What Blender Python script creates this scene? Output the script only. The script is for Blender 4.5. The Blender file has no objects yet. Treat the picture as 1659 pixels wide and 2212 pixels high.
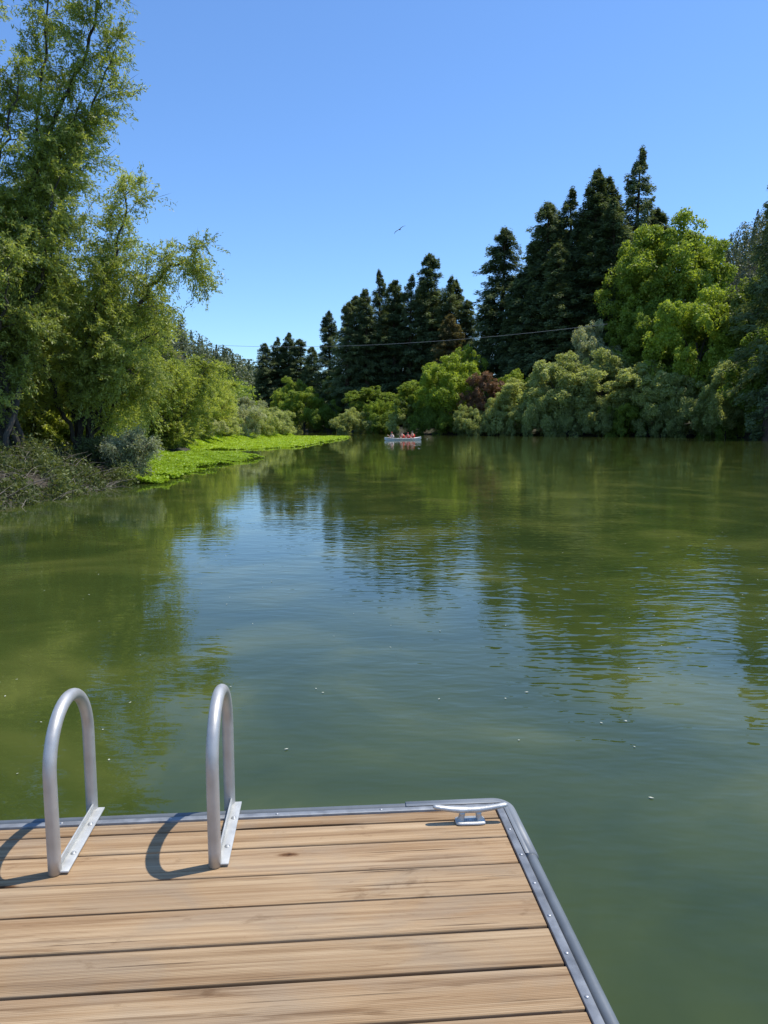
import bpy, math, random
import numpy as np
from mathutils import Vector, Matrix
random.seed(5)
S=bpy.context.scene
COL=S.collection
R_=lambda s: np.random.default_rng(s)

# ------------------------------------------------------------------ helpers
def link(o):
    COL.objects.link(o); return o

def build(name,V,F,mat=None,tone=None,smooth=False):
    V=np.asarray(V,dtype=np.float32); F=np.asarray(F,dtype=np.int32)
    m=bpy.data.meshes.new(name)
    m.vertices.add(len(V)); m.vertices.foreach_set('co',V.ravel())
    n,k=F.shape
    m.loops.add(n*k); m.loops.foreach_set('vertex_index',F.ravel())
    m.polygons.add(n); m.polygons.foreach_set('loop_start',np.arange(0,n*k,k,dtype=np.int32))
    try: m.polygons.foreach_set('loop_total',np.full(n,k,dtype=np.int32))
    except Exception: pass
    if smooth: m.polygons.foreach_set('use_smooth',np.ones(n,dtype=bool))
    if tone is not None:
        a=m.attributes.new('tone','FLOAT','FACE'); a.data.foreach_set('value',np.asarray(tone,dtype=np.float32))
    m.update(calc_edges=True); m.validate()
    if mat: m.materials.append(mat)
    return m

def obj(name,mesh,parent=None,loc=(0,0,0),**kw):
    o=bpy.data.objects.new(name,mesh); link(o); o.location=loc
    if parent: o.parent=parent
    for k,v in kw.items(): o[k]=v
    return o

class Acc:
    def __init__(s): s.v=[]; s.f=[]; s.n=0
    def add(s,V,F):
        s.v.append(np.asarray(V,float)); s.f.append(np.asarray(F,int)+s.n); s.n+=len(V)
    def box(s,a,b):
        x0,y0,z0=a; x1,y1,z1=b
        V=[(x0,y0,z0),(x1,y0,z0),(x1,y1,z0),(x0,y1,z0),(x0,y0,z1),(x1,y0,z1),(x1,y1,z1),(x0,y1,z1)]
        F=[(0,3,2,1),(4,5,6,7),(0,1,5,4),(1,2,6,5),(2,3,7,6),(3,0,4,7)]
        s.add(V,F)
    def tube(s,P,R,sides=6,ref=None,cap=False):
        P=np.asarray(P,float); n=len(P); R=np.broadcast_to(np.asarray(R,float),(n,))
        T=np.gradient(P,axis=0); T/=np.linalg.norm(T,axis=1,keepdims=True)+1e-9
        r=np.array(ref if ref is not None else (0.41,0.83,0.17))
        A=np.cross(T,r); A/=np.linalg.norm(A,axis=1,keepdims=True)+1e-9
        B=np.cross(T,A)
        th=np.linspace(0,2*math.pi,sides,endpoint=False)
        V=P[:,None]+R[:,None,None]*(np.cos(th)[None,:,None]*A[:,None]+np.sin(th)[None,:,None]*B[:,None])
        V=V.reshape(-1,3)
        F=[]
        for i in range(n-1):
            for j in range(sides):
                k=(j+1)%sides
                F.append((i*sides+j,i*sides+k,(i+1)*sides+k,(i+1)*sides+j))
        if cap:
            nv=len(V); V=np.vstack([V,P[0],P[-1]])
            for j in range(0,sides,2):
                F.append((nv,(j+2)%sides,(j+1)%sides,j))
                b=(n-1)*sides
                F.append((nv+1,b+j,b+(j+1)%sides,b+(j+2)%sides))
        s.add(V,F)
    def mesh(s,name,mat,smooth=False):
        return build(name,np.vstack(s.v),np.vstack(s.f),mat,smooth=smooth)

def crom(P,n):
    P=np.asarray(P,float); Q=np.vstack([2*P[0]-P[1],P,2*P[-1]-P[-2]]); out=[]
    for i in range(len(P)-1):
        p0,p1,p2,p3=Q[i:i+4]
        for t in np.linspace(0,1,n,endpoint=False):
            out.append(.5*((2*p1)+(-p0+p2)*t+(2*p0-5*p1+4*p2-p3)*t*t+(-p0+3*p1-3*p2+p3)*t**3))
    out.append(P[-1]); return np.array(out)

def nrm(a): return a/(np.linalg.norm(a,axis=-1,keepdims=True)+1e-9)

def leaves(C,N,T,L,W):
    """rhombic leaf faces: centre, normal hint, long-axis hint"""
    N=nrm(N); T=T-N*np.sum(T*N,axis=1,keepdims=True)*.75; T=nrm(T); B=nrm(np.cross(N,T)); L=np.asarray(L)[...,None]*np.ones((len(C),1)); W=np.asarray(W)[...,None]*np.ones((len(C),1))
    V=np.stack([C-T*L*.5,C+B*W*.5+T*L*.08,C+T*L*.5,C-B*W*.5+T*L*.08],1).reshape(-1,3)
    F=np.arange(len(C)*4).reshape(-1,4)
    return V,F

# ------------------------------------------------------------------ materials
def newmat(name):
    m=bpy.data.materials.new(name); m.use_nodes=True
    nt=m.node_tree; nt.nodes.clear()
    out=nt.nodes.new('ShaderNodeOutputMaterial')
    return m,nt,out
def N(nt,t,**kw):
    n=nt.nodes.new(t)
    for k,v in kw.items(): setattr(n,k,v)
    return n
def ramp(nt,src,stops):
    r=nt.nodes.new('ShaderNodeValToRGB'); e=r.color_ramp.elements
    while len(e)<len(stops): e.new(.5)
    for i,(p,c) in enumerate(stops):
        e[i].position=p; e[i].color=(*c,1) if len(c)==3 else c
    nt.links.new(src,r.inputs[0]); return r
def mix(nt,fac,a,b,mode='MIX'):
    m=nt.nodes.new('ShaderNodeMix'); m.data_type='RGBA'; m.blend_type=mode
    if hasattr(fac,'node'): nt.links.new(fac,m.inputs[0])
    else: m.inputs[0].default_value=fac
    for s,i in ((a,6),(b,7)):
        if hasattr(s,'node'): nt.links.new(s,m.inputs[i])
        else: m.inputs[i].default_value=(*s,1)
    return m.outputs[2]

def leafmat(name,dark,light,trans=.3,rough=.5,spec=.3):
    m,nt,out=newmat(name)
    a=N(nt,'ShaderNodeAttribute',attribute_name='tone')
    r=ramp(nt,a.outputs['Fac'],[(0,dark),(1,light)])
    oi=N(nt,'ShaderNodeObjectInfo')
    mr=N(nt,'ShaderNodeMapRange'); nt.links.new(oi.outputs['Random'],mr.inputs[0])
    mr.inputs[3].default_value=.84; mr.inputs[4].default_value=1.16
    mh=N(nt,'ShaderNodeMapRange'); nt.links.new(oi.outputs['Random'],mh.inputs[0])
    mh.inputs[3].default_value=.508; mh.inputs[4].default_value=.492
    h=N(nt,'ShaderNodeHueSaturation'); nt.links.new(r.outputs[0],h.inputs['Color'])
    nt.links.new(mr.outputs[0],h.inputs['Value']); nt.links.new(mh.outputs[0],h.inputs['Hue'])
    p=N(nt,'ShaderNodeBsdfPrincipled'); nt.links.new(h.outputs[0],p.inputs['Base Color'])
    p.inputs['Roughness'].default_value=rough; p.inputs['Specular IOR Level'].default_value=spec
    t=N(nt,'ShaderNodeBsdfTranslucent')
    tc=mix(nt,1.0,h.outputs[0],(1.4,1.38,.65),'MULTIPLY'); nt.links.new(tc,t.inputs[0])
    x=N(nt,'ShaderNodeMixShader'); x.inputs[0].default_value=trans
    nt.links.new(p.outputs[0],x.inputs[1]); nt.links.new(t.outputs[0],x.inputs[2]); nt.links.new(x.outputs[0],out.inputs[0])
    return m
M_willow=leafmat('willow_leaf',(.20,.245,.04),(.51,.55,.14),.5,.42,.4)
M_grey=leafmat('grey_willow_leaf',(.24,.28,.09),(.53,.56,.24),.5)
M_silver=leafmat('silvery_leaf',(.26,.28,.15),(.54,.55,.34),.45)
M_bright=leafmat('bright_broadleaf',(.17,.24,.025),(.43,.51,.075),.5)
M_olive=leafmat('olive_broadleaf',(.12,.18,.022),(.33,.41,.07),.5)
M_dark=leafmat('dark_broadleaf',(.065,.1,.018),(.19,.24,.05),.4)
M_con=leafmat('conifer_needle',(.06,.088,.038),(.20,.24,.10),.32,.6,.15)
M_con2=leafmat('brownish_conifer_needle',(.09,.085,.035),(.26,.21,.09),.3,.6,.15)
M_red=leafmat('red_brown_leaf',(.16,.09,.045),(.34,.18,.11),.35)
M_prim=leafmat('primrose_leaf',(.20,.31,.015),(.38,.51,.04),.35,.45,.25)
M_weed=leafmat('shade_toned_weed_leaf',(.05,.065,.02),(.20,.23,.07),.35)  # leaf colour darkened to paint in tree shade over the near bank

def barkmat(name,c1,c2):
    m,nt,out=newmat(name)
    tc=N(nt,'ShaderNodeTexCoord'); mp=N(nt,'ShaderNodeMapping'); mp.inputs['Scale'].default_value=(6,6,1.2)
    nt.links.new(tc.outputs['Object'],mp.inputs[0])
    n=N(nt,'ShaderNodeTexNoise'); n.inputs['Scale'].default_value=2; n.inputs['Detail'].default_value=6
    nt.links.new(mp.outputs[0],n.inputs[0])
    r=ramp(nt,n.outputs[0],[(.3,c1),(.7,c2)])
    p=N(nt,'ShaderNodeBsdfPrincipled'); p.inputs['Roughness'].default_value=.9
    b=N(nt,'ShaderNodeBump'); b.inputs['Distance'].default_value=.03; nt.links.new(n.outputs[0],b.inputs['Height'])
    nt.links.new(r.outputs[0],p.inputs['Base Color']); nt.links.new(b.outputs[0],p.inputs['Normal']); nt.links.new(p.outputs[0],out.inputs[0])
    return m
M_bark=barkmat('willow_bark',(.03,.024,.016),(.10,.08,.058))
M_rbark=barkmat('redwood_bark',(.05,.03,.02),(.14,.085,.055))
M_twig=barkmat('dead_twig',(.10,.085,.065),(.26,.22,.17))

def simple(name,col,rough=.5,metal=0,bumpscale=None,bumpd=.0005,var=.15,scale=12):
    m,nt,out=newmat(name)
    tc=N(nt,'ShaderNodeTexCoord')
    n=N(nt,'ShaderNodeTexNoise'); n.inputs['Scale'].default_value=scale; n.inputs['Detail'].default_value=5
    nt.links.new(tc.outputs['Object'],n.inputs[0])
    c1=tuple(c*(1-var) for c in col); c2=tuple(min(1,c*(1+var)) for c in col)
    r=ramp(nt,n.outputs[0],[(.3,c1),(.7,c2)])
    p=N(nt,'ShaderNodeBsdfPrincipled'); p.inputs['Metallic'].default_value=metal
    nt.links.new(r.outputs[0],p.inputs['Base Color']); nt.links.new(p.outputs[0],out.inputs[0])
    rr=N(nt,'ShaderNodeMapRange'); nt.links.new(n.outputs[0],rr.inputs[0]); rr.inputs[3].default_value=rough*.8; rr.inputs[4].default_value=min(1,rough*1.25)
    nt.links.new(rr.outputs[0],p.inputs['Roughness'])
    if bumpscale:
        n2=N(nt,'ShaderNodeTexNoise'); n2.inputs['Scale'].default_value=bumpscale; n2.inputs['Detail'].default_value=3
        nt.links.new(tc.outputs['Object'],n2.inputs[0])
        b=N(nt,'ShaderNodeBump'); b.inputs['Distance'].default_value=bumpd; nt.links.new(n2.outputs[0],b.inputs['Height']); nt.links.new(b.outputs[0],p.inputs['Normal'])
    return m
M_alu=simple('brushed_aluminium',(.50,.485,.455),.48,.55,300,.0002,.1,18)
M_cast=simple('cast_aluminium',(.5,.5,.48),.48,.6,120,.0006,.14,30)
M_plate=simple('white_bracket_metal',(.5,.5,.475),.5,.3,None,0,.14,25)
M_trim=simple('galvanised_trim',(.23,.24,.25),.5,.4,80,.0004,.28,20)
M_bump=simple('grey_vinyl_bumper',(.13,.145,.155),.42,0,60,.0004,.14,9)
M_steel=simple('stainless_screw',(.42,.42,.42),.45,.7)
M_under=simple('dock_float_plastic',(.03,.03,.03),.6)

# wood
def woodmat():
    m,nt,out=newmat('weathered_decking')
    L=nt.links.new
    tc=N(nt,'ShaderNodeTexCoord'); g=N(nt,'ShaderNodeNewGeometry')
    off=N(nt,'ShaderNodeCombineXYZ'); mm=N(nt,'ShaderNodeMath',operation='MULTIPLY'); L(g.outputs['Random Per Island'],mm.inputs[0]); mm.inputs[1].default_value=37
    L(mm.outputs[0],off.inputs[0]); L(mm.outputs[0],off.inputs[2])
    va=N(nt,'ShaderNodeVectorMath',operation='ADD'); L(tc.outputs['Object'],va.inputs[0]); L(off.outputs[0],va.inputs[1])
    def noise(sc,detail,scale=1,dist=0,rough=.5):
        mp=N(nt,'ShaderNodeMapping'); mp.inputs['Scale'].default_value=sc; L(va.outputs[0],mp.inputs[0])
        n=N(nt,'ShaderNodeTexNoise'); n.inputs['Scale'].default_value=scale; n.inputs['Detail'].default_value=detail; n.inputs['Distortion'].default_value=dist; n.inputs['Roughness'].default_value=rough
        L(mp.outputs[0],n.inputs[0]); return n.outputs[0]
    grain=noise((.8,75,3),8,1,.25,.62)
    fine=noise((4,300,5),3,1)
    broad=noise((.8,10,2),6,1,.5)
    stain=noise((3.5,7,3),7,1,.6)
    c=ramp(nt,grain,[(.34,(.17,.098,.048)),(.47,(.34,.22,.118)),(.66,(.50,.36,.215))]).outputs[0]
    c=mix(nt,.4,c,ramp(nt,broad,[(.35,(.25,.145,.07)),(.5,(.38,.25,.135)),(.66,(.52,.38,.23))]).outputs[0])
    gr=ramp(nt,stain,[(.46,(0,0,0)),(.66,(.7,.7,.7))])
    c=mix(nt,gr.outputs[0],c,mix(nt,.5,c,(.27,.225,.17)))
    ht=N(nt,'ShaderNodeMapRange'); L(g.outputs['Random Per Island'],ht.inputs[0]); ht.inputs[3].default_value=.86; ht.inputs[4].default_value=1.12
    cc=N(nt,'ShaderNodeHueSaturation'); L(c,cc.inputs['Color']); L(ht.outputs[0],cc.inputs['Value']); c=cc.outputs[0]
    w=N(nt,'ShaderNodeTexWave',wave_type='BANDS',bands_direction='Y'); w.inputs['Scale'].default_value=62; w.inputs['Distortion'].default_value=.8; w.inputs['Detail'].default_value=2
    mp=N(nt,'ShaderNodeMapping'); mp.inputs['Scale'].default_value=(.3,1,1); L(tc.outputs['Object'],mp.inputs[0]); L(mp.outputs[0],w.inputs[0])
    wr=ramp(nt,w.outputs[0],[(.0,(.6,.55,.5)),(.4,(1,1,1))])
    wm=noise((1.2,7,3),4,1)
    wmr=ramp(nt,wm,[(.38,(.1,.1,.1)),(.66,(.7,.7,.7))])
    c=mix(nt,wmr.outputs[0],c,mix(nt,1.0,c,wr.outputs[0],'MULTIPLY'))
    st=noise((3,60,9),8,1,.6,.6)
    sr=ramp(nt,st,[(.55,(1,1,1)),(.68,(.5,.42,.35))]); c=mix(nt,.7,c,sr.outputs[0],'MULTIPLY')
    blot=noise((9,14,9),7,1,.3,.6)
    br=ramp(nt,blot,[(.62,(1,1,1)),(.72,(.55,.48,.41))]); c=mix(nt,.6,c,br.outputs[0],'MULTIPLY')
    cr=noise((1.2,110,9),5,1,.15)
    crr=ramp(nt,cr,[(.315,(.14,.11,.09)),(.345,(1,1,1))]); c=mix(nt,.85,c,crr.outputs[0],'MULTIPLY')
    mpk=N(nt,'ShaderNodeMapping'); mpk.inputs['Scale'].default_value=(2.8,10,1); L(va.outputs[0],mpk.inputs[0])
    vo=N(nt,'ShaderNodeTexVoronoi'); vo.inputs['Scale'].default_value=1; L(mpk.outputs[0],vo.inputs[0])
    nd=N(nt,'ShaderNodeTexNoise'); nd.inputs['Scale'].default_value=40; L(va.outputs[0],nd.inputs[0])
    ad=N(nt,'ShaderNodeMath',operation='MULTIPLY_ADD'); L(nd.outputs[0],ad.inputs[0]); ad.inputs[1].default_value=.1; L(vo.outputs['Distance'],ad.inputs[2])
    kr=ramp(nt,ad.outputs[0],[(.085,(.14,.09,.06)),(.12,(.40,.29,.21)),(.19,(1,1,1))])
    sep=N(nt,'ShaderNodeSeparateColor'); L(vo.outputs['Color'],sep.inputs[0])
    gt=N(nt,'ShaderNodeMath',operation='GREATER_THAN'); L(sep.outputs[0],gt.inputs[0]); gt.inputs[1].default_value=.45
    c=mix(nt,gt.outputs[0],c,mix(nt,1.0,c,kr.outputs[0],'MULTIPLY'))
    p=N(nt,'ShaderNodeBsdfPrincipled'); L(c,p.inputs['Base Color']); p.inputs['Roughness'].default_value=.8; p.inputs['Specular IOR Level'].default_value=.2
    s1=N(nt,'ShaderNodeMath',operation='MULTIPLY_ADD'); L(w.outputs[0],s1.inputs[0]); s1.inputs[1].default_value=.4; L(fine,s1.inputs[2])
    s2=N(nt,'ShaderNodeMath',operation='ADD'); L(s1.outputs[0],s2.inputs[0]); L(grain,s2.inputs[1])
    b=N(nt,'ShaderNodeBump'); b.inputs['Distance'].default_value=.002; b.inputs['Strength'].default_value=.9; L(s2.outputs[0],b.inputs['Height']); L(b.outputs[0],p.inputs['Normal'])
    L(p.outputs[0],out.inputs[0]); return m
M_wood=woodmat()

def watermat():
    m,nt,out=newmat('river_water'); L=nt.links.new
    tc=N(nt,'ShaderNodeTexCoord')
    def noise(sc,scale,detail,rot=0,dist=0):
        mp=N(nt,'ShaderNodeMapping'); mp.inputs['Scale'].default_value=sc; mp.inputs['Rotation'].default_value=(0,0,rot); L(tc.outputs['Object'],mp.inputs[0])
        n=N(nt,'ShaderNodeTexNoise'); n.inputs['Scale'].default_value=scale; n.inputs['Detail'].default_value=detail; n.inputs['Distortion'].default_value=dist
        L(mp.outputs[0],n.inputs[0]); return n.outputs[0]
    w1=noise((.4,1,1),6,2,.3,.3)
    w2=noise((.6,1,1),1.4,2,-.2)
    w3=noise((.45,1,1),15,1,.55)
    patch=noise((.5,1,1),.16,3,.2,.5)
    pr=ramp(nt,patch,[(.38,(.25,.25,.25)),(.6,(1,1,1))])
    sx=N(nt,'ShaderNodeSeparateXYZ'); L(tc.outputs['Object'],sx.inputs[0])
    xr=N(nt,'ShaderNodeMapRange'); L(sx.outputs[0],xr.inputs[0]); xr.inputs[1].default_value=-4; xr.inputs[2].default_value=3; xr.inputs[3].default_value=.3; xr.inputs[4].default_value=1.0
    yr=N(nt,'ShaderNodeMapRange'); L(sx.outputs[1],yr.inputs[0]); yr.inputs[1].default_value=9; yr.inputs[2].default_value=26; yr.inputs[3].default_value=1; yr.inputs[4].default_value=.28
    def mul(a,b):
        q=N(nt,'ShaderNodeMath',operation='MULTIPLY')
        for i,s in enumerate((a,b)):
            if hasattr(s,'node'): L(s,q.inputs[i])
            else: q.inputs[i].default_value=s
        return q.outputs[0]
    def add(a,b):
        q=N(nt,'ShaderNodeMath',operation='ADD'); L(a,q.inputs[0]); L(b,q.inputs[1]); return q.outputs[0]
    amp=mul(mul(pr.outputs[0],xr.outputs[0]),yr.outputs[0])
    h=add(mul(mul(w1,amp),.0115),add(mul(mul(w2,.0036),yr.outputs[0]),mul(mul(w3,amp),.0034)))
    b=N(nt,'ShaderNodeBump'); b.inputs['Distance'].default_value=1; b.inputs['Strength'].default_value=1; L(h,b.inputs['Height'])
    mur=noise((1,1,1),.7,7,0,.6)
    c=ramp(nt,mur,[(.32,(.030,.047,.011)),(.52,(.048,.066,.014)),(.7,(.092,.106,.024))])
    p=N(nt,'ShaderNodeBsdfPrincipled'); L(c.outputs[0],p.inputs['Base Color'])
    p.inputs['Roughness'].default_value=.012; p.inputs['IOR'].default_value=1.40; L(b.outputs[0],p.inputs['Normal'])
    L(p.outputs[0],out.inputs[0]); return m
M_water=watermat()

def groundmat():
    m,nt,out=newmat('bank_soil'); L=nt.links.new
    tc=N(nt,'ShaderNodeTexCoord')
    n=N(nt,'ShaderNodeTexNoise'); n.inputs['Scale'].default_value=.8; n.inputs['Detail'].default_value=9; L(tc.outputs['Object'],n.inputs[0])
    n2=N(nt,'ShaderNodeTexNoise'); n2.inputs['Scale'].default_value=7; n2.inputs['Detail'].default_value=6; L(tc.outputs['Object'],n2.inputs[0])
    c=ramp(nt,n.outputs[0],[(.35,(.035,.045,.018)),(.5,(.05,.048,.024)),(.68,(.08,.062,.038))])
    c2=ramp(nt,n2.outputs[0],[(.3,(.4,.4,.4)),(.7,(1.1,1.1,1.1))])
    cc=mix(nt,1.0,c.outputs[0],c2.outputs[0],'MULTIPLY')
    p=N(nt,'ShaderNodeBsdfPrincipled'); L(cc,p.inputs['Base Color']); p.inputs['Roughness'].default_value=.95
    b=N(nt,'ShaderNodeBump'); b.inputs['Distance'].default_value=.12; L(n2.outputs[0],b.inputs['Height']); L(b.outputs[0],p.inputs['Normal'])
    L(p.outputs[0],out.inputs[0]); return m
M_ground=groundmat()

# ------------------------------------------------------------------ camera, sun, sky
H=1.72
cam=bpy.data.cameras.new('camera'); co=bpy.data.objects.new('camera',cam); link(co)
co.location=(0,0,H); co.rotation_euler=(math.radians(90-6.8),0,0)
cam.sensor_fit='VERTICAL'; cam.sensor_height=36; cam.lens=26; cam.clip_start=.05; cam.clip_end=6000
S.camera=co
el=math.radians(66); az=math.radians(20)
sv=Vector((math.cos(el)*math.cos(az),math.cos(el)*math.sin(az),math.sin(el)))
sl=bpy.data.lights.new('sun','SUN'); sl.energy=5.0; sl.angle=math.radians(.5); sl.color=(1,.95,.86)
so=bpy.data.objects.new('sun',sl); link(so); so.rotation_euler=sv.to_track_quat('Z','Y').to_euler(); so.location=(20,10,60)
w=bpy.data.worlds.new('World'); S.world=w; w.use_nodes=True
nt=w.node_tree; bg=nt.nodes['Background']; sk=nt.nodes.new('ShaderNodeTexSky'); sk.sky_type='NISHITA'
sk.sun_disc=False; sk.sun_elevation=el; sk.sun_rotation=math.radians(70); sk.air_density=1.0; sk.dust_density=.3; sk.ozone_density=2.0; sk.altitude=0
mx=nt.nodes.new('ShaderNodeMix'); mx.data_type='RGBA'; mx.blend_type='MULTIPLY'; mx.inputs[0].default_value=1; mx.inputs[7].default_value=(.80,1.07,1.38,1)
nt.links.new(sk.outputs[0],mx.inputs[6]); nt.links.new(mx.outputs[2],bg.inputs[0]); bg.inputs[1].default_value=.15
S.view_settings.view_transform='Standard'; S.view_settings.look='None'; S.view_settings.exposure=0

# ------------------------------------------------------------------ terrain and river
RIV=np.array([(-8.2,-120),(-8.2,12),(-7.8,15),(-7.6,19),(-7.2,22),(-8.6,24.5),(-10.5,30),(-12.5,40),(-12.5,46),(-14,60),(-14,80),(-11,95),(-14,106),(-25,130),(-50,180),(-90,230),(-140,260),
 (-135,285),(-80,255),(-38,205),(-20,170),(-10,150),(-3,138),(5,122),(12,113),(30,107),(42,98),(47,88),(52,60),(56,20),(58,-120)],float)
def sdist(X,Y):
    P=np.stack([X,Y],-1); d=np.full(X.shape,1e9); ins=np.zeros(X.shape,bool); n=len(RIV)
    for i in range(n):
        a=RIV[i]; b=RIV[(i+1)%n]; ab=b-a
        t=np.clip(((P-a)@ab)/(ab@ab),0,1); q=a+t[...,None]*ab
        d=np.minimum(d,np.linalg.norm(P-q,axis=-1))
        c=((a[1]>Y)!=(b[1]>Y)); 
        xi=(b[0]-a[0])*(Y-a[1])/(b[1]-a[1]+1e-12)+a[0]
        ins^=(c&(X<xi))
    return np.where(ins,-d,d)
def hz(X,Y):
    X=np.asarray(X,float); Y=np.asarray(Y,float); d=sdist(X,Y)
    land=.02+1.1*(1-np.exp(-np.maximum(d,0)/2.6))+.10*np.sin(X*1.3+Y*.7)*np.clip(d/3,0,1)+.02*np.maximum(d-10,0)
    hill=84*np.exp(-((X-190)/70)**2-((Y-320)/110)**2)+60*np.exp(-((X+120)/50)**2-((Y-260)/90)**2)
    z=np.where(d>0,land+hill*np.clip(d/25,0,1),-np.minimum(-d*.4,1.6)-.01)
    return z
def gz(x,y): return float(hz(np.array([x]),np.array([y]))[0])
s=np.linspace(-1,1,300); gx=np.sinh(s*4.6)/np.sinh(4.6)*2500; gy=gx+30
GX,GY=np.meshgrid(gx,gy); GZ=hz(GX,GY)
V=np.stack([GX,GY,GZ],-1).reshape(-1,3); n=len(gx); I=np.arange(n*n).reshape(n,n)
F=np.stack([I[:-1,:-1],I[:-1,1:],I[1:,1:],I[1:,:-1]],-1).reshape(-1,4)
obj('ground',build('ground',V,F,M_ground,smooth=True),kind='structure')
a=Acc(); a.add([(-200,-140,0),(120,-140,0),(120,320,0),(-200,320,0)],[(0,1,2,3)])
obj('water',a.mesh('water',M_water),kind='structure')

# ------------------------------------------------------------------ crown generators
def lobed_crown(seed,R,Z0,Z1,nl,ns,nleaf,L,W,spread=.6,up=0.35,lobe=(.2,.36),rough=1.0):
    r=R_(seed); zc=(Z0+Z1)/2; rz=(Z1-Z0)/2
    d=nrm(r.normal(size=(nl*3,3))); d=d[d[:,2]>-.75][:nl]; nl=len(d)
    ph=r.uniform(0,6.28,4)
    un=1+rough*(.16*np.sin(3*np.arctan2(d[:,1],d[:,0])+ph[0])+.1*np.sin(5*d[:,2]+ph[1])+r.normal(0,.06,nl))
    k=r.uniform(.18,1,nl)**.5*.84*un
    lr=R*r.uniform(lobe[0],lobe[1],nl)
    C=np.stack([d[:,0]*R*k,d[:,1]*R*k,zc+d[:,2]*rz*k],1); lt=r.normal(0,.1,nl)
    i=r.integers(0,nl,nl*ns); sd=nrm(r.normal(size=(nl*ns,3))+np.array([0,0,.5])+.7*d[i])
    SC=C[i]+sd*lr[i][:,None]*r.uniform(.4,.9,(nl*ns,1)); sr=lr[i]*r.uniform(.3,.52,nl*ns); st=r.normal(0,.1,nl*ns)+lt[i]
    j=r.integers(0,nl*ns,nleaf); ld=nrm(r.normal(size=(nleaf,3))+np.array([0,0,.35])+.4*sd[j])
    P=SC[j]+ld*sr[j][:,None]*r.uniform(.55,1.12,(nleaf,1))
    P[:,2]=np.maximum(P[:,2],r.uniform(.0,.25,nleaf))
    Nn=nrm(ld*.9+spread*r.normal(size=(nleaf,3))+np.array([.15,0,.25])); T=nrm(r.normal(size=(nleaf,3))+np.array([0,0,up])+.4*ld)
    V,F=leaves(P,Nn,T,L*r.uniform(.6,1.3,nleaf),W*r.uniform(.7,1.3,nleaf))
    tone=np.clip(.5+st[j]+r.normal(0,.17,nleaf),0,1)
    return V,F,tone,C
def tree_trunk(seed,H0,R0,tips,rad,mat):
    r=R_(seed); A=Acc()
    top=np.array([0,0,H0*.62]); main=crom([(0,0,-.6),(.1*R0*.3,0,H0*.2),(-.05*R0,.05*R0,H0*.42),top],5)
    A.tube(main,np.linspace(rad,rad*.35,len(main)),8)
    for t in tips:
        s0=main[int(r.integers(4,len(main)-2))]; mid=(s0+t)/2+np.array([0,0,.06*H0])
        pp=crom([s0,mid,t],4); A.tube(pp,np.linspace(rad*.35,rad*.06,len(pp)),5)
    return A.mesh('trunk',mat,True)
BROAD=[]
for sd,(H0,R0,z0,nl,nlf,L,W,lb,rg) in enumerate([(16,5.5,1.8,75,44000,.30,.19,(.2,.32),.9),(16,5.5,1.2,70,44000,.30,.19,(.18,.32),.9),(16,5.5,2.4,80,44000,.30,.19,(.17,.28),.9),(30,9.4,5,190,140000,.36,.23,(.15,.24),.5)]):
    V,F,t,C=lobed_crown(100+sd,R0,z0,H0,nl,8,nlf,L,W,.6,lobe=lb,rough=rg)
    BROAD.append((tree_trunk(sd,H0,R0,C[:10]*.9,R0*.055,M_bark),build('crown',V,F,M_olive,t),H0,R0))
BUSH=[]
for sd in range(4):
    V,F,t,C=lobed_crown(200+sd,4,-1.2,6,45,8,30000,.29,.11,.6,up=.9)
    BUSH.append((build('shrub',V,F,M_grey,t),6,4))
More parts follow.
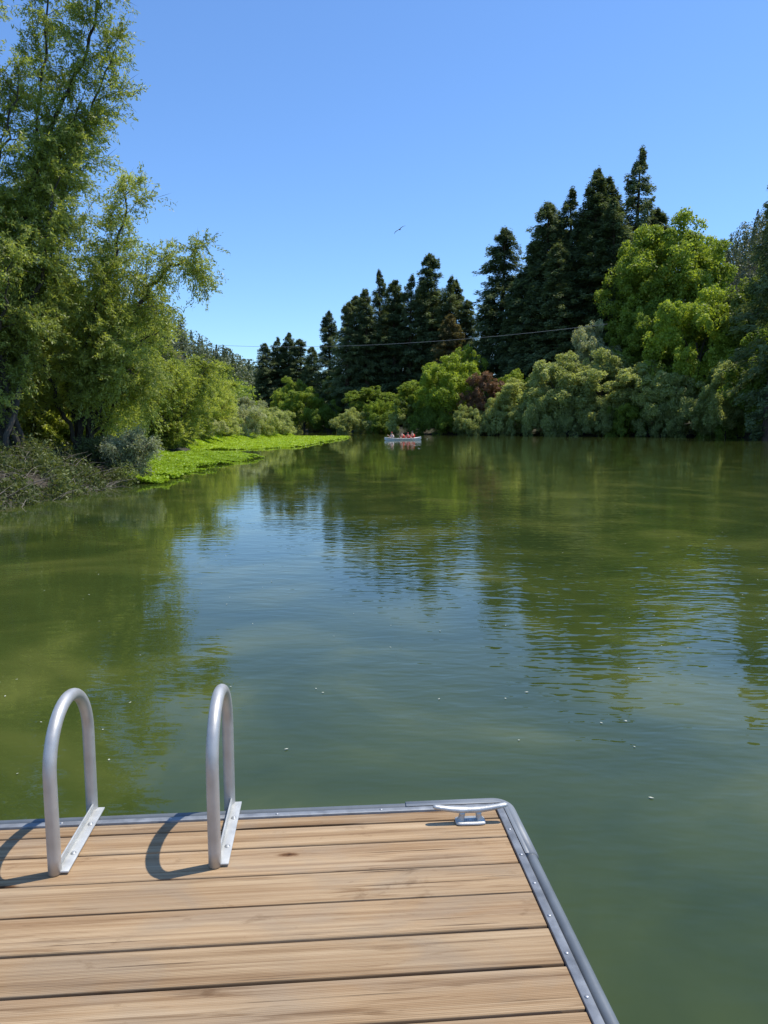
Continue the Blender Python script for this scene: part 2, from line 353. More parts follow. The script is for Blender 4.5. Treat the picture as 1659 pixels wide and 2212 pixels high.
def conifer(seed,H0,R0,nb,per,pw=.6):
    r=R_(seed); t=np.sort(r.uniform(0,1,nb)**.85); t=.06+.94*t
    az=r.uniform(0,6.283,nb)
    prof=np.minimum(1,(t-.02)/.25)**.5*(1-t)**pw*1.02+.02
    p1,p2,p3=r.uniform(0,6.28,3)
    wob=1+.11*np.sin(t*21+p1)+.15*np.sin(2*az+t*9+p2)+.15*np.sin(az-t*17+p3)+r.normal(0,.2,nb)
    BL=R0*prof*np.clip(wob,.35,1.6)
    elev=np.radians(28*(t-.35)+r.normal(-5,11,nb)); 
    D=np.stack([np.cos(az)*np.cos(elev),np.sin(az)*np.cos(elev),np.sin(elev)],1); z=t*H0
    bt=r.normal(0,.15,nb)
    i=np.repeat(np.arange(nb),per); n=len(i); s_=r.uniform(.08,1.05,n)**.65
    wd=BL[i]*.22*(1.1-s_)+.10
    side=np.stack([-np.sin(az[i]),np.cos(az[i]),0*az[i]],1)
    P=np.stack([0*z[i],0*z[i],z[i]],1)+D[i]*(BL[i]*s_)[:,None]+side*(r.normal(0,1,n)*wd)[:,None]
    P[:,2]+= -.18*BL[i]*s_**2+r.normal(-.20,.24,n)+ .1*BL[i]*np.maximum(0,s_-.7)
    T=nrm(D[i]+side*r.normal(0,.6,(n,1))+np.array([0,0,-.4])+.25*r.normal(size=(n,3)))
    Nn=nrm(np.array([.1,0,.7])+.6*r.normal(size=(n,3))+.5*D[i])
    sz=np.clip(.45+BL[i]*.09,.35,1)
    V,F=leaves(P,Nn,T,.72*sz*r.uniform(.6,1.2,n),.19*sz*r.uniform(.6,1.3,n))
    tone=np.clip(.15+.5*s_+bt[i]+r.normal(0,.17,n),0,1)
    A=Acc(); zz=np.linspace(-.8,H0*.985,14); A.tube(np.stack([.12*np.sin(zz*.3),.1*np.cos(zz*.23)-.1,zz],1),np.linspace(.62,.03,14),8)
    for q in range(0,nb,3):
        p0=np.array([0,0,z[q]]); p1_=p0+D[q]*BL[q]*.8; p1_[2]-=.08*BL[q]
        A.tube([p0,(p0+p1_)/2+np.array([0,0,.03]),p1_],[.07,.045,.015],3)
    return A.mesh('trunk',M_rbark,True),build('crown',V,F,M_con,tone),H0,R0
CON=[conifer(300+k,34,4.3,[360,340,380,210,360][k],130,[.5,.58,.44,.66,.52][k]) for k in range(5)]

def set_mat(o,m):
    o.material_slots[0].link='OBJECT'; o.material_slots[0].material=m
def place_tree(name,var,x,y,Ht,Rr,mat,label,cat,group=None,rot=None):
    tr,cr,H0,R0=var
    e=bpy.data.objects.new(name,None); link(e); e.empty_display_size=.5
    z=gz(x,y); e.location=(x,y,z); e.rotation_euler=(random.uniform(-.025,.025),random.uniform(-.025,.025),random.uniform(0,6.28) if rot is None else rot)
    e.scale=(Rr/R0,Rr/R0,(Ht-z)/H0)
    e['label']=label; e['category']=cat
    if group: e['group']=group
    t=bpy.data.objects.new('trunk',tr); link(t); t.parent=e
    c=bpy.data.objects.new('crown',cr); link(c); c.parent=e
    if mat: set_mat(c,mat)
    return e
def place_bush(var,x,y,Ht,Rr,mat,label,group='shrubs along the river bank',name='shrub'):
    me,H0,R0=var
    o=bpy.data.objects.new(name,me); link(o); z=max(gz(x,y),0)
    o.location=(x,y,z-.1); o.rotation_euler=(0,0,random.uniform(0,6.28)); o.scale=(Rr/R0*random.uniform(.95,1.05),Rr/R0,max(.5,(Ht-z))/H0)
    set_mat(o,mat); o['label']=label; o['category']='shrub'; o['group']=group
    return o

# ------------------------------------------------------------------ conifers
con=[(-29.8,190,21.8,4.4),(-27.1,192,23.8,5),(-24.1,190,24.5,5.2),(-21.3,188,22.6,4.8),(-17.4,180,19.9,3.4),(-12,165,26,4.4),
(-7.3,150,25.4,4.3),(-5.7,155,27.6,4.6),(-3.2,150,28,4.6),(-1.3,155,32.9,4.8),(1.6,150,29.8,4.8),(3.4,158,28,4.8),(5.2,150,31,5),(7.6,156,31.4,5.2),
(9.6,150,34.6,5.8),(12.3,147,30.2,5.2),(14.8,150,29.8,5.4),(16.2,146,25.2,4.6),
(21,135,35.7,6),(18.4,134,25,4.2),(25.4,130,32.5,5.6),(27.5,128,38.2,6),(30,131,36.3,6),(32,128,41.1,6.6),(34.6,125,42.9,7),(37.3,129,42.4,6.8),(40.6,126,46.6,6.4),(37.2,122,37,6.4),(44.5,128,37,6.4),(23.8,130,27,4.6),(41.3,80,31.0,4.2),
(29,124,30.5,5.6),(33,123,33.5,6),(25,126,24.5,4.8),(21.8,128,24,4.2),(0.5,163,27,5),(10.5,160,29,5.2),(-4.5,162,24,4.6),(-26,197,22,5),(31.5,138,36,6),(36,137,38,6),(-31.5,195,17,4.5),(-19.5,186,16,4)]
for k,(x,y,h,r) in enumerate(con):
    lab='tall dark green redwood with ragged drooping branches behind the river bank'
    if k<6: lab='dark narrow conifer in a small clump beyond the river bend'
    if k==26: lab='tallest dark conifer with pointed open top above the bank'
    if k==30: lab='dark conifer with separate shelf-like branches standing near the water'
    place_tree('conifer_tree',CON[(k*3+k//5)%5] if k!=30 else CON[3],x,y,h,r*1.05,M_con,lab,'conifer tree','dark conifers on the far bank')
place_tree('conifer_tree',CON[2],12,140,21.7,3.8,M_con2,'brownish green conifer in front of taller dark redwoods','conifer tree','dark conifers on the far bank')

# ------------------------------------------------------------------ broadleaf trees, far bank
B=BROAD; G='broadleaf trees on the far bank'
bl=[(3,42.6,113,33,10,M_olive,'huge rounded olive green broadleaf tree above the bank'),
(0,41.6,99.5,19.8,5.8,M_bright,'sunlit yellow green broadleaf tree beside the large rounded tree'),
(2,49,95,23.8,6.5,M_dark,'dark green broadleaf tree at the water edge'),
(1,44.8,84,13.6,5,M_olive,'olive green broadleaf tree at the water edge'),
(2,50,84,18,6,M_dark,'dark green broadleaf tree at the water edge'),
(1,30.8,111,17,4,M_silver,'silvery grey crowned tree below the redwoods'),
(0,36,110,16.4,4.6,M_olive,'olive green broadleaf tree on the far bank'),
(1,38.8,107,19.8,4.8,M_olive,'olive green broadleaf tree beside the large rounded tree'),
(2,46,102,21,5.6,M_olive,'olive green broadleaf tree on the far bank'),
(0,24.8,107,12,4.8,M_grey,'pale grey green willow leaning over the water'),
(1,30.2,104.5,12.2,5.2,M_grey,'pale grey green willow leaning over the water'),
(2,34.8,101.5,10.8,5.2,M_grey,'pale grey green willow leaning over the water'),
(0,38.2,98,9.4,4.4,M_grey,'pale grey green willow leaning over the water'),
(2,20.3,117,10.7,3,M_bright,'small bright green tree between redwoods and willows'),
(1,14.3,130,15.5,3.4,M_bright,'bright green broadleaf tree in front of redwoods'),
(0,9.8,117,12.6,5,M_bright,'bright green round tree on the river bank'),
(1,15.3,114,9.8,3.2,M_red,'reddish brown leaved tree among green shrubs'),
(2,-2.6,141,9.2,5,M_olive,'olive green broadleaf tree on the far bank'),
(0,-16.2,152,9.4,4.6,M_bright,'bright green broadleaf tree near the river bend'),
(1,-20.5,162,12,4.2,M_olive,'olive green broadleaf tree near the river bend'),
(2,-9.5,157,13.5,3.4,M_dark,'dark green broadleaf tree near the river bend'),
(0,20.5,111,8.6,4,M_grey,'pale grey green willow leaning over the water'),
(2,44.5,91,11,4.6,M_dark,'dark green broadleaf tree at the water edge'),
(1,5,124,9,4,M_olive,'olive green broadleaf tree on the far bank'),
(1,41.4,90.5,9.5,3.4,M_grey,'pale grey green willow leaning over the water'),
(0,54,102,22,6.5,M_olive,'olive green broadleaf tree on the far bank'),
]
for v,x,y,h,r,m,lab in bl: place_tree('broadleaf_tree',B[v],x,y,h,r,m,lab,'tree',G)
bs=[(22.4,106,7,3.2,M_grey),(13,111.5,4.7,2.7,M_grey),(7.5,117,6,3.2,M_olive),(3,123,5,3.2,M_grey),(-.8,133,6.5,3,M_bright),(-5,134,4.8,4,M_grey),(-11.6,147,6,3.5,M_olive),
(16.9,110.5,6,3.2,M_grey),(19.5,109,4.2,2.6,M_grey),(40,96,6.5,4,M_grey),(44.5,91,7,3.6,M_olive),(46.5,87,5.5,3,M_bright),(-16,160,5.5,3.5,M_grey),(-21,172,5,4,M_grey),
(26,105.5,5,3,M_grey),(29.5,103,5.5,3,M_grey),(33,101,5,3,M_olive),(36.5,98.5,5.2,2.8,M_grey),(10,115,3.5,2.5,M_olive),(0,129,3.6,3,M_olive),(42.8,94,5,3,M_olive),(48,82,8,3.5,M_olive),(49.5,76,8,3.6,M_dark),(50.5,70,7,3.6,M_olive),(51.5,63,7,3.6,M_grey)]
for k,(x,y,h,r,m) in enumerate(bs):
    lab={'grey_willow_leaf':'pale grey green willow shrub at the water edge','olive_broadleaf':'olive green rounded shrub at the water edge','bright_broadleaf':'bright green rounded shrub on the bank','dark_broadleaf':'dark green shrub on the bank'}[m.name]
    place_bush(BUSH[k%4],x,y,h,r,m,lab)

# ------------------------------------------------------------------ distant woods (uncountable masses)
def woods(name,pts,hs,rs,mat,seed,per=260,con_frac=.5,L=.9,W=.5):
    r=R_(seed); n=len(pts); i=np.repeat(np.arange(n),per); m=len(i)
    iscon=(r.uniform(size=n)<con_frac)[i]; t=r.uniform(0,1,m); a=r.uniform(0,6.283,m)
    pr=np.where(iscon,(1-t)**.8*.75,np.sqrt(np.clip(1-(2*t-1)**2,0,1)))
    rad=rs[i]*pr*np.sqrt(r.uniform(.45,1.1,m))
    z=hz(pts[:,0],pts[:,1])
    P=np.stack([pts[i,0]+np.cos(a)*rad,pts[i,1]+np.sin(a)*rad,z[i]+hs[i]*(.05+.95*t)],1)
    out=np.stack([np.cos(a),np.sin(a),t*0+.8],1)
    V,F=leaves(P,nrm(out+.6*r.normal(size=(m,3))),r.normal(size=(m,3)),L*r.uniform(.6,1.3,m),W*r.uniform(.6,1.3,m))
    tone=np.clip(.5+r.normal(0,.15,n)[i]+r.normal(0,.15,m),0,1)
    return obj(name,build(name,V,F,mat,tone),kind='stuff')
M_haze=leafmat('hazy_hill_foliage',(.07,.09,.045),(.18,.21,.10),.3)  # distance haze is mixed into these leaf colours
r=R_(9)
q=np.stack([r.uniform(-190,-36,1500),r.uniform(175,330,1500)],1); q=q[sdist(q[:,0],q[:,1])>6][:900]
woods('hillside_woodland',q,r.uniform(9,17,len(q)),r.uniform(2.5,4.5,len(q)),M_haze,11)
q=np.stack([r.uniform(85,260,900),r.uniform(220,380,900)],1)
woods('hillside_woodland',q,r.uniform(10,20,len(q)),r.uniform(3,5,len(q)),M_haze,12)
q=np.stack([r.uniform(-10,110,900),r.uniform(90,185,900)],1); d=sdist(q[:,0],q[:,1]); q=q[(d>9)][:420]
woods('woodland_understory',q,r.uniform(6,12,len(q)),r.uniform(3,4.5,len(q)),M_dark,13,per=450,con_frac=.1,L=.5,W=.35)
q=np.stack([r.uniform(-70,-18,500),r.uniform(60,170,500)],1); d=sdist(q[:,0],q[:,1]); q=q[(d>6)][:240]
woods('woodland_understory',q,r.uniform(4,7.5,len(q)),r.uniform(2.5,4,len(q)),M_olive,14,per=450,con_frac=0,L=.4,W=.25)
q=np.stack([r.uniform(-60,-8,300),r.uniform(165,230,300)],1); d=sdist(q[:,0],q[:,1]); q=q[(d>3)][:160]
woods('woodland_understory',q,r.uniform(6,10,len(q)),r.uniform(3,4,len(q)),M_dark,15,per=450,con_frac=.2,L=.6,W=.4)

# ------------------------------------------------------------------ willows with real branch systems
def willow(seed,limbs,rad,sec_step=.30,sec_len=(1.0,2.0),twigs=15,tw_len=(.35,.85),lv=42,L=.115,W=.030,droop=.25,start=.22,mat=M_willow,foot=0):
    r=R_(seed); A=Acc(); SP=[];SD=[];SL=[]
    for li,(pts,rs) in enumerate(limbs):
        c=crom(pts,8); c[1:-1]+=r.normal(0,.045,(len(c)-2,3))
        n=len(c)
        if foot:
            o=np.array([*r.normal(0,foot,2),0]); fade=np.clip(1-np.arange(n)/(n*.45),0,1)[:,None]; c=c+o*fade; c[0,2]-=.5
        A.tube(c,np.linspace(rs,rs*.12+.008,n),7)
        seg=np.linalg.norm(np.diff(c,axis=0),axis=1); cum=np.concatenate([[0],np.cumsum(seg)]); tot=cum[-1]
        for d0 in np.arange(tot*start,tot,sec_step):
            k=min(np.searchsorted(cum,d0)-1,n-2); k=max(k,0); p=c[k]+(c[k+1]-c[k])*((d0-cum[k])/max(seg[k],1e-6)); T=nrm(c[k+1]-c[k])
            o=r.normal(size=3); o-=T*(o@T)*.8; o=nrm(o); dr=nrm(o+T*.65+np.array([0,0,.25]))
            ln=r.uniform(*sec_len)*(1.1-.55*d0/tot)
            SP.append(p);SD.append(dr);SL.append(ln)
        SP.append(c[-1]);SD.append(nrm(c[-1]-c[-2]));SL.append(sec_len[0]*.6)
    SP=np.array(SP);SD=np.array(SD);SL=np.array(SL)
    for p,d,l in zip(SP,SD,SL):
        e=p+d*l; mid=p+d*l*.5+np.array([0,0,.08*l]); e[2]-=droop*l*.25
        A.tube([p,mid,e],[.010+.004*l,.008,.003],4)
    ns=len(SP); i=np.repeat(np.arange(ns),twigs); n=len(i); s_=r.uniform(.15,1,n)
    sag=np.zeros((n,3)); sag[:,2]=.32*SL[i]*s_*(1-s_)-droop*.25*SL[i]*s_**2
    TP=SP[i]+SD[i]*(SL[i]*s_)[:,None]+sag
    o=nrm(r.normal(size=(n,3))); TD=nrm(o+SD[i]*.7+np.array([0,0,-.05])); TL=r.uniform(*tw_len,size=n)
    Vt,Ft=leaves(TP+TD*TL[:,None]*.5,nrm(r.normal(size=(n,3))),TD,TL,np.full(n,.012)); A.add(Vt,Ft)
    j=np.repeat(np.arange(n),lv); m=len(j); u=r.uniform(.05,1.05,m)
    P=TP[j]+TD[j]*(TL[j]*u)[:,None]+r.normal(0,.035,(m,3)); P[:,2]-=droop*TL[j]*u**2
    LD=nrm(TD[j]*.6+r.normal(size=(m,3))*.65+np.array([0,0,-.35]))
    P+=LD*L*.4
    keep=P[:,2]>.05
    tn=r.normal(0,.14,ns)[i][j]+r.normal(0,.06,n)[j]
    P=P[keep];LD=LD[keep];tn=tn[keep]; m=len(P)
    V,F=leaves(P,nrm(r.normal(size=(m,3))*.75+np.array([.35,-.35,.45])),LD,L*r.uniform(.7,1.3,m),W*r.uniform(.8,1.3,m))
    tone=np.clip(.5+tn+r.normal(0,.17,m),0,1)
    return A.mesh('trunk',M_bark,True),build('crown',V,F,mat,tone)
def put_willow(name,tr,cr,label,loc=(0,0,0),rot=0,sc=(1,1,1),group=None):
    e=bpy.data.objects.new(name,None); link(e); e.location=loc; e.rotation_euler=(0,0,rot); e.scale=sc; e['label']=label; e['category']='willow tree'
    if group: e['group']=group
    for nm,me in (('trunk',tr),('crown',cr)):
        o=bpy.data.objects.new(nm,me); link(o); o.parent=e
    return e
def rel(base,limbs):
    b=np.array(base); return [([tuple(np.array(p)-b) for p in pts],r_) for pts,r_ in limbs]
b1=(-11.0,22,.7)
l1=[([b1,(-10.9,22,5),(-9.7,22,9.3),(-8.3,22,12.1),(-7.5,22,14.8)],.11),
([b1,(-12,22,6),(-12.5,23,11),(-12,23,15.5)],.12),
([b1,(-11.2,21,6),(-11.2,20.6,10),(-10.3,20.5,13.6)],.1),
([b1,(-10.6,22.5,6),(-10.0,22.5,10),(-9.3,22.5,14.5)],.1),
([b1,(-10.2,22.8,6),(-8.9,22.8,10),(-7.8,22.8,12.4)],.08),
([b1,(-10.4,22.3,6),(-9.5,22.3,9),(-8.6,22.3,10.9)],.08),
([b1,(-10.3,22,4.5),(-9.4,21.5,7.0),(-9.0,21.4,8.6)],.08),
([b1,(-11.6,21.5,4),(-10.6,21,8),(-9.7,20.8,10.6)],.09),
([b1,(-11,21,3),(-10.2,20.3,4.6),(-9.7,19.8,5.8)],.07),
([b1,(-11.3,21.5,2.5),(-10.9,21,4.5),(-10.5,20.7,7.2)],.07),
([(-12.4,20.5,.8),(-12.3,20.3,4),(-11.6,19.8,7.5),(-11.1,19.6,9)],.08)]
tr,cr=willow(1,rel(b1,l1),.2,foot=.55,lv=38)
put_willow('willow_tree',tr,cr,'tall feathery willow with several leaning trunks on the muddy bank',b1)
b2=(-10.1,25,.8)
l2=[([b2,(-9.4,24.5,4.3),(-8.4,24,7),(-7.9,24,8.9)],.09),
([b2,(-9.0,24.5,3.8),(-7.5,24,5.8),(-6.3,23.6,6.7),(-5.7,23.5,6.4)],.1),
([b2,(-9.2,25,2.8),(-8.3,25,4.2),(-7.5,25,4.7)],.08),
([b2,(-10.6,25,4),(-10.8,25,8),(-10.2,25,10.5)],.1),
([b2,(-9.5,25,3.5),(-9.2,25,6),(-9.0,25,7.6)],.08),
([b2,(-9.3,24.2,2.2),(-8.4,24,3.3),(-7.9,24,3.3)],.07),
([b2,(-9.3,25,2.0),(-8.5,25,2.9),(-7.9,25.3,2.4)],.06),
([b2,(-9.2,24.8,3),(-8.3,24.6,5.2),(-7.4,24.6,5.9)],.07),
([b2,(-9.7,24.3,3.5),(-9.0,23.6,5.2),(-8.5,23.4,6.0)],.08),
([b2,(-9.6,24.3,2.6),(-8.9,23.6,4.0),(-8.5,23.4,4.6)],.07),
([b2,(-10.5,24,2.6),(-10.6,23,4.4),(-10.2,22.6,5.6)],.08)]
tr,cr=willow(2,rel(b2,l2),.2,start=.3,foot=.2,lv=38)
put_willow('willow_tree',tr,cr,'spreading willow with a long thin branch reaching over the water',b2)
def rand_limbs(seed,n,Hh,Rr,rad):
    r=R_(seed); out=[]
    for k in range(n):
        a=k*6.283/n+r.uniform(-.4,.4); q=r.uniform(.45,1); h=Hh*r.uniform(.72,1)*(1.05-.3*q)
        out.append(([(0,0,-.3),(math.cos(a)*Rr*q*.25,math.sin(a)*Rr*q*.25,h*.35),(math.cos(a)*Rr*q*.65,math.sin(a)*Rr*q*.65,h*.78),(math.cos(a)*Rr*q*.9,math.sin(a)*Rr*q*.9,h*.97)],rad))
    return out
WV=[willow(20+k,rand_limbs(40+k,9,7,3.1,.07),.12,sec_step=.36,twigs=12,lv=32,L=.15,W=.045,start=.05,foot=.2) for k in range(3)]
for k,(x,y,h,rr,lab) in enumerate([(-12.8,31,7.6,1.1,'dense leafy willow beside the green plants'),(-13.2,27.5,8.4,1.1,'dense leafy willow behind the leaning trunks'),(-15,25,10,1.3,'tall dense willow behind the leaning trunks'),
   (-14.2,37,7.6,1.1,'dense leafy willow overhanging the green plants'),(-16,34,8.8,1.3,'tall dense willow behind the leaning trunks'),(-13.2,45,7.2,1.15,'rounded sunlit willow along the bank'),(-16.5,43,9,1.4,'rounded sunlit willow along the bank'),
   (-14.8,53,7.2,1.1,'rounded sunlit willow along the bank'),(-15.8,61,6.6,1.1,'rounded sunlit willow along the bank'),(-19,56,8.4,1.3,'rounded sunlit willow along the bank'),(-16.5,70,6,1.1,'rounded sunlit willow along the bank'),(-19.5,72,7.4,1.3,'rounded sunlit willow along the bank'),(-14.9,40,5,1.0,'low leafy willow under taller trees'),(-11.5,29,6.3,.85,'dense leafy willow beside the green plants'),(-13.6,22.5,5.5,.9,'low leafy willow under taller trees')]):
    tr,cr=WV[k%3]
    put_willow('willow_tree',tr,cr,lab,(x,y,gz(x,y)-.1),random.uniform(0,6.28),(rr,rr,h/7.6),'willows along the near bank')
for k,(x,y,h,r) in enumerate([(-15,80,4,2.2),(-14.4,87,3.8,2.2),(-13.5,93,3.6,2.1),(-16.5,90,4.6,2.6),(-14,99,3.8,2.4),(-17.6,78,5,2.6),(-15.2,64,2.6,1.5),(-15.6,73,3.2,1.8),(-17,103,4.4,3),(-20,110,5.2,3.4)]):
    place_bush(BUSH[k%4],x,y,h,r,M_grey if k%3 else M_silver,'low grey green willow shrub behind the bright green plants','low willow shrubs beside the green plants')

# near bank shrubs & undergrowth
def near_shrub(seed,Rr,Hh,n,mat):
    limbs=rand_limbs(seed,n,Hh,Rr,.018)
    return willow(seed,limbs,.02,sec_step=.11,sec_len=(.25,.65),twigs=7,tw_len=(.12,.38),lv=12,L=.085,W=.026,start=.08,droop=.15,mat=mat)
for k,(x,y,Rr,Hh,mat,lab) in enumerate([(-7.8,22.6,.95,1.5,M_silver,'greyish silvery bush at the muddy water edge'),(-8.9,23.4,.8,1.0,M_weed,'small green bush under the willow'),(-8.7,14.2,.45,.5,M_weed,'leafy green weeds at the water edge')]):
    tr,cr=near_shrub(70+k,Rr,Hh,11,mat)
    e=bpy.data.objects.new('shrub',None); link(e); e.location=(x,y,max(gz(x,y),0)); e['label']=lab; e['category']='shrub'
    for nm,me in (('stem',tr),('crown',cr)):
        o=bpy.data.objects.new(nm,me); link(o); o.parent=e
r=R_(77); A=Acc()
for k in range(460):
    x=r.uniform(-11.5,-7.2); y=r.uniform(13.5,25); d=float(sdist(np.array([x]),np.array([y]))[0])
    if d<-.5: continue
    z=max(gz(x,y),-.02); a=r.uniform(0,6.28); l=r.uniform(.2,1.1); e=r.uniform(-.1,.5)
    p0=np.array([x,y,z+.02]); p1=p0+np.array([math.cos(a)*l,math.sin(a)*l,max(e*l,-.1)])
    A.tube([p0,(p0+p1)/2+np.array([0,0,.06]),p1],[.009,.007,.003],4)
obj('dead_twigs',A.mesh('dead_twigs',M_twig),kind='stuff')
n=120000; X=r.uniform(-14,-7,n); Y=r.uniform(12.5,30,n); d=sdist(X,Y); cl=np.sin(X*2.1+1)*np.sin(Y*1.7)+.5*np.sin(X*5+Y*3.3)+.4*np.sin(X*9-Y*6); k=(d>-.35)&(cl+r.normal(0,.25,n)>-.2); X=X[k];Y=Y[k];cl=cl[k]; n=len(X)
P=np.stack([X,Y,np.maximum(hz(X,Y),0)+np.abs(r.normal(0,.11,n))*(.7+1.3*np.clip(cl,0,2))+.02],1)
V,F=leaves(P,nrm(r.normal(size=(n,3))+np.array([0,0,.6])),nrm(r.normal(size=(n,3))+np.array([0,0,.7])),.11*r.uniform(.6,1.4,n),.04*r.uniform(.6,1.4,n))
obj('ground_cover',build('ground_cover',V,F,M_weed,np.clip(r.normal(.3,.25,n)+.3*cl,0,1)),kind='stuff')

# water primrose mats
def inpoly(X,Y,poly):
    ins=np.zeros(X.shape,bool); n=len(poly)
    for i in range(n):
        a=poly[i]; b=poly[(i+1)%n]; c=((a[1]>Y)!=(b[1]>Y)); xi=(b[0]-a[0])*(Y-a[1])/(b[1]-a[1]+1e-12)+a[0]; ins^=(c&(X<xi))
    return ins
def mat_plants(poly,n,L,seed,mound):
    r=R_(seed); p=np.array(poly); X=r.uniform(p[:,0].min()-.3,p[:,0].max()+.3,n*2); Y=r.uniform(p[:,1].min(),p[:,1].max(),n*2)
    Xe=X+.35*np.sin(Y*2.3)+.2*np.sin(Y*5.1+X); k=inpoly(Xe,Y,poly); X=X[k][:n];Y=Y[k][:n]; m=len(X)
    g=np.maximum(hz(X,Y),0); f=.5+.5*np.sin(X*1.7+1)*np.sin(Y*.9)+.25*np.sin(X*4.3+Y*3)
    Z=g+.01+mound*np.clip(f,0,1)*r.uniform(.3,1,m)
    V,F=leaves(np.stack([X,Y,Z],1),nrm(r.normal(size=(m,3))*.35+np.array([0,0,1])),nrm(r.normal(size=(m,3))),L*r.uniform(.7,1.3,m),L*.75*r.uniform(.7,1.3,m))
    obj('water_primrose',build('water_primrose',V,F,M_prim,np.clip(.4+.25*f+r.normal(0,.15,m),0,1)),kind='stuff')
mat_plants([(-6.5,21.2),(-7.2,29.3),(-6.4,37.2),(-7.6,41.5),(-12,44.5),(-15,41),(-13.5,30),(-10.5,25.5),(-8.3,23.6),(-7.6,21.2)],140000,.10,5,.22)
mat_plants([(-9.6,49.5),(-6.5,55),(-6.0,70),(-4.6,88),(-5.0,99),(-14,99),(-17.5,75),(-16,50)],150000,.17,6,.17)

# ------------------------------------------------------------------ overhead cable
A=Acc(); p0=np.array([-45,161,19.0]); p1=np.array([31.5,106.7,15.7]); t=np.linspace(0,1,60)
P=p0+(p1-p0)*t[:,None]; P[:,2]-=1.9*4*t*(1-t)
A.tube(P,np.full(60,.028),6)
c=obj('overhead_cable',A.mesh('overhead_cable',simple('grey_cable',(.22,.22,.215),.5)),label='thin grey cable sagging across the river between trees',category='cable')

# ------------------------------------------------------------------ bird
M_bird=simple('dark_feathers',(.03,.028,.028),.7)
def skinned(name,verts,edges,rads,mat,lev=1,root=0):
    m=bpy.data.meshes.new(name); m.from_pydata(verts,edges,[]); m.update(); m.materials.append(mat)
    o=bpy.data.objects.new(name,m); link(o)
    sk=o.modifiers.new('skin','SKIN'); sk.use_smooth_shade=True
    for i,rr in enumerate(rads): m.skin_vertices[0].data[i].radius=(rr,rr) if not isinstance(rr,tuple) else rr
    m.skin_vertices[0].data[root].use_root=True
    ss=o.modifiers.new('sub','SUBSURF'); ss.levels=lev; ss.render_levels=lev
    return o
bd=skinned('bird',[(0,-.2,0),(0,0,0),(0,.17,.01),(0,.24,.015),(0,-.34,0)],[(0,1),(1,2),(2,3),(0,4)],[.035,.05,.03,.02,(.05,.008)],M_bird,1,1)
for sgn in (-1,1):
    prof=[(.03,-.09,.1,.012),(.2,-.07,.12,.05),(.4,-.09,.09,.06),(.56,-.1,.0,.03),(.66,-.12,-.09,.0)]
    V=[];F=[]
    for (x,y0,y1,z) in prof: V+= [(sgn*x,y0,z-.004),(sgn*x,y1,z-.004),(sgn*x,y0,z+.004),(sgn*x,y1,z+.006)]
    for k in range(len(prof)-1):
        o=k*4; F+=[(o,o+1,o+5,o+4),(o+2,o+6,o+7,o+3),(o,o+4,o+6,o+2),(o+1,o+3,o+7,o+5)]
    F+=[(0,2,3,1),(16,17,19,18)]
    A2=Acc(); A2.add(V,F); wgo=obj('wing',A2.mesh('wing',M_bird,False),parent=bd)
bd.location=(1.45,72,19.8); bd.rotation_euler=(math.radians(20),math.radians(-36),math.radians(8))
bd['label']='dark soaring bird with outstretched wings in the clear sky'; bd['category']='bird'

# ------------------------------------------------------------------ canoe and paddlers
M_hull=simple('white_canoe_paint',(.8,.79,.77),.35)
M_seat=simple('canoe_wood',(.3,.2,.1),.6)
M_redv=simple('red_life_vest',(.8,.05,.035),.7)
M_skin=simple('skin',(.55,.34,.24),.55)
M_pale=simple('pale_shirt',(.7,.55,.5),.8)
M_hair=simple('dark_hair',(.04,.025,.015),.7)
M_cap=simple('red_cap',(.7,.05,.04),.7)
M_pad=simple('paddle_yellow',(.5,.42,.2),.5)
canoe=bpy.data.objects.new('canoe',None); link(canoe); canoe['label']='long white canoe carrying paddlers on calm green water'; canoe['category']='canoe'
nL=25; nS=9; V=[]; Lc=4.7
def sheer_(u): return .13+.17*abs(u)**3
for layer,(sc,dz) in enumerate([(1,0),(.93,.015)]):
    for i in range(nL):
        u=-1+2*i/(nL-1); wd=.40*(1-abs(u)**2.2)**.9+.006; sheer=sheer_(u); bot=-.14+.16*abs(u)**6
        for j in range(nS):
            a=math.pi*j/(nS-1); V.append((u*Lc/2*(1 if layer==0 else .985),-math.cos(a)*wd*sc,(sheer-(sheer-bot)*math.sin(a)**.6)+(dz if 0<j<nS-1 else 0)))
F=[]
for L0 in (0,nL*nS):
    for i in range(nL-1):
        for j in range(nS-1):
            q=[L0+i*nS+j,L0+(i+1)*nS+j,L0+(i+1)*nS+j+1,L0+i*nS+j+1]; F.append(q if L0==0 else q[::-1])
for i in range(nL-1):
    for j in (0,nS-1):
        F.append((i*nS+j,(i+1)*nS+j,nL*nS+(i+1)*nS+j,nL*nS+i*nS+j))
obj('hull',build('hull',V,F,M_hull,smooth=True),parent=canoe)
A=Acc()
for sg in (-1,1):
    P=[(u*Lc/2,sg*(.40*(1-abs(u)**2.2)**.9+.01),sheer_(u)+.005) for u in np.linspace(-.98,.98,25)]
    A.tube(P,np.full(25,.018),6)
obj('gunwale',A.mesh('gunwale',M_hull,True),parent=canoe)
for u in (-1.35,.0,.65,1.3):
    A=Acc(); wd=.34*(1-abs(u/2.35)**2.2)**.9; A.box((u-.12,-wd,.075),(u+.12,wd,.105)); obj('seat',A.mesh('seat',M_seat),parent=canoe)
canoe.location=(2.05,79.5,0.03); canoe.rotation_euler=(0,0,math.radians(32))
CM=Matrix.Translation(canoe.location)@canoe.rotation_euler.to_matrix().to_4x4()
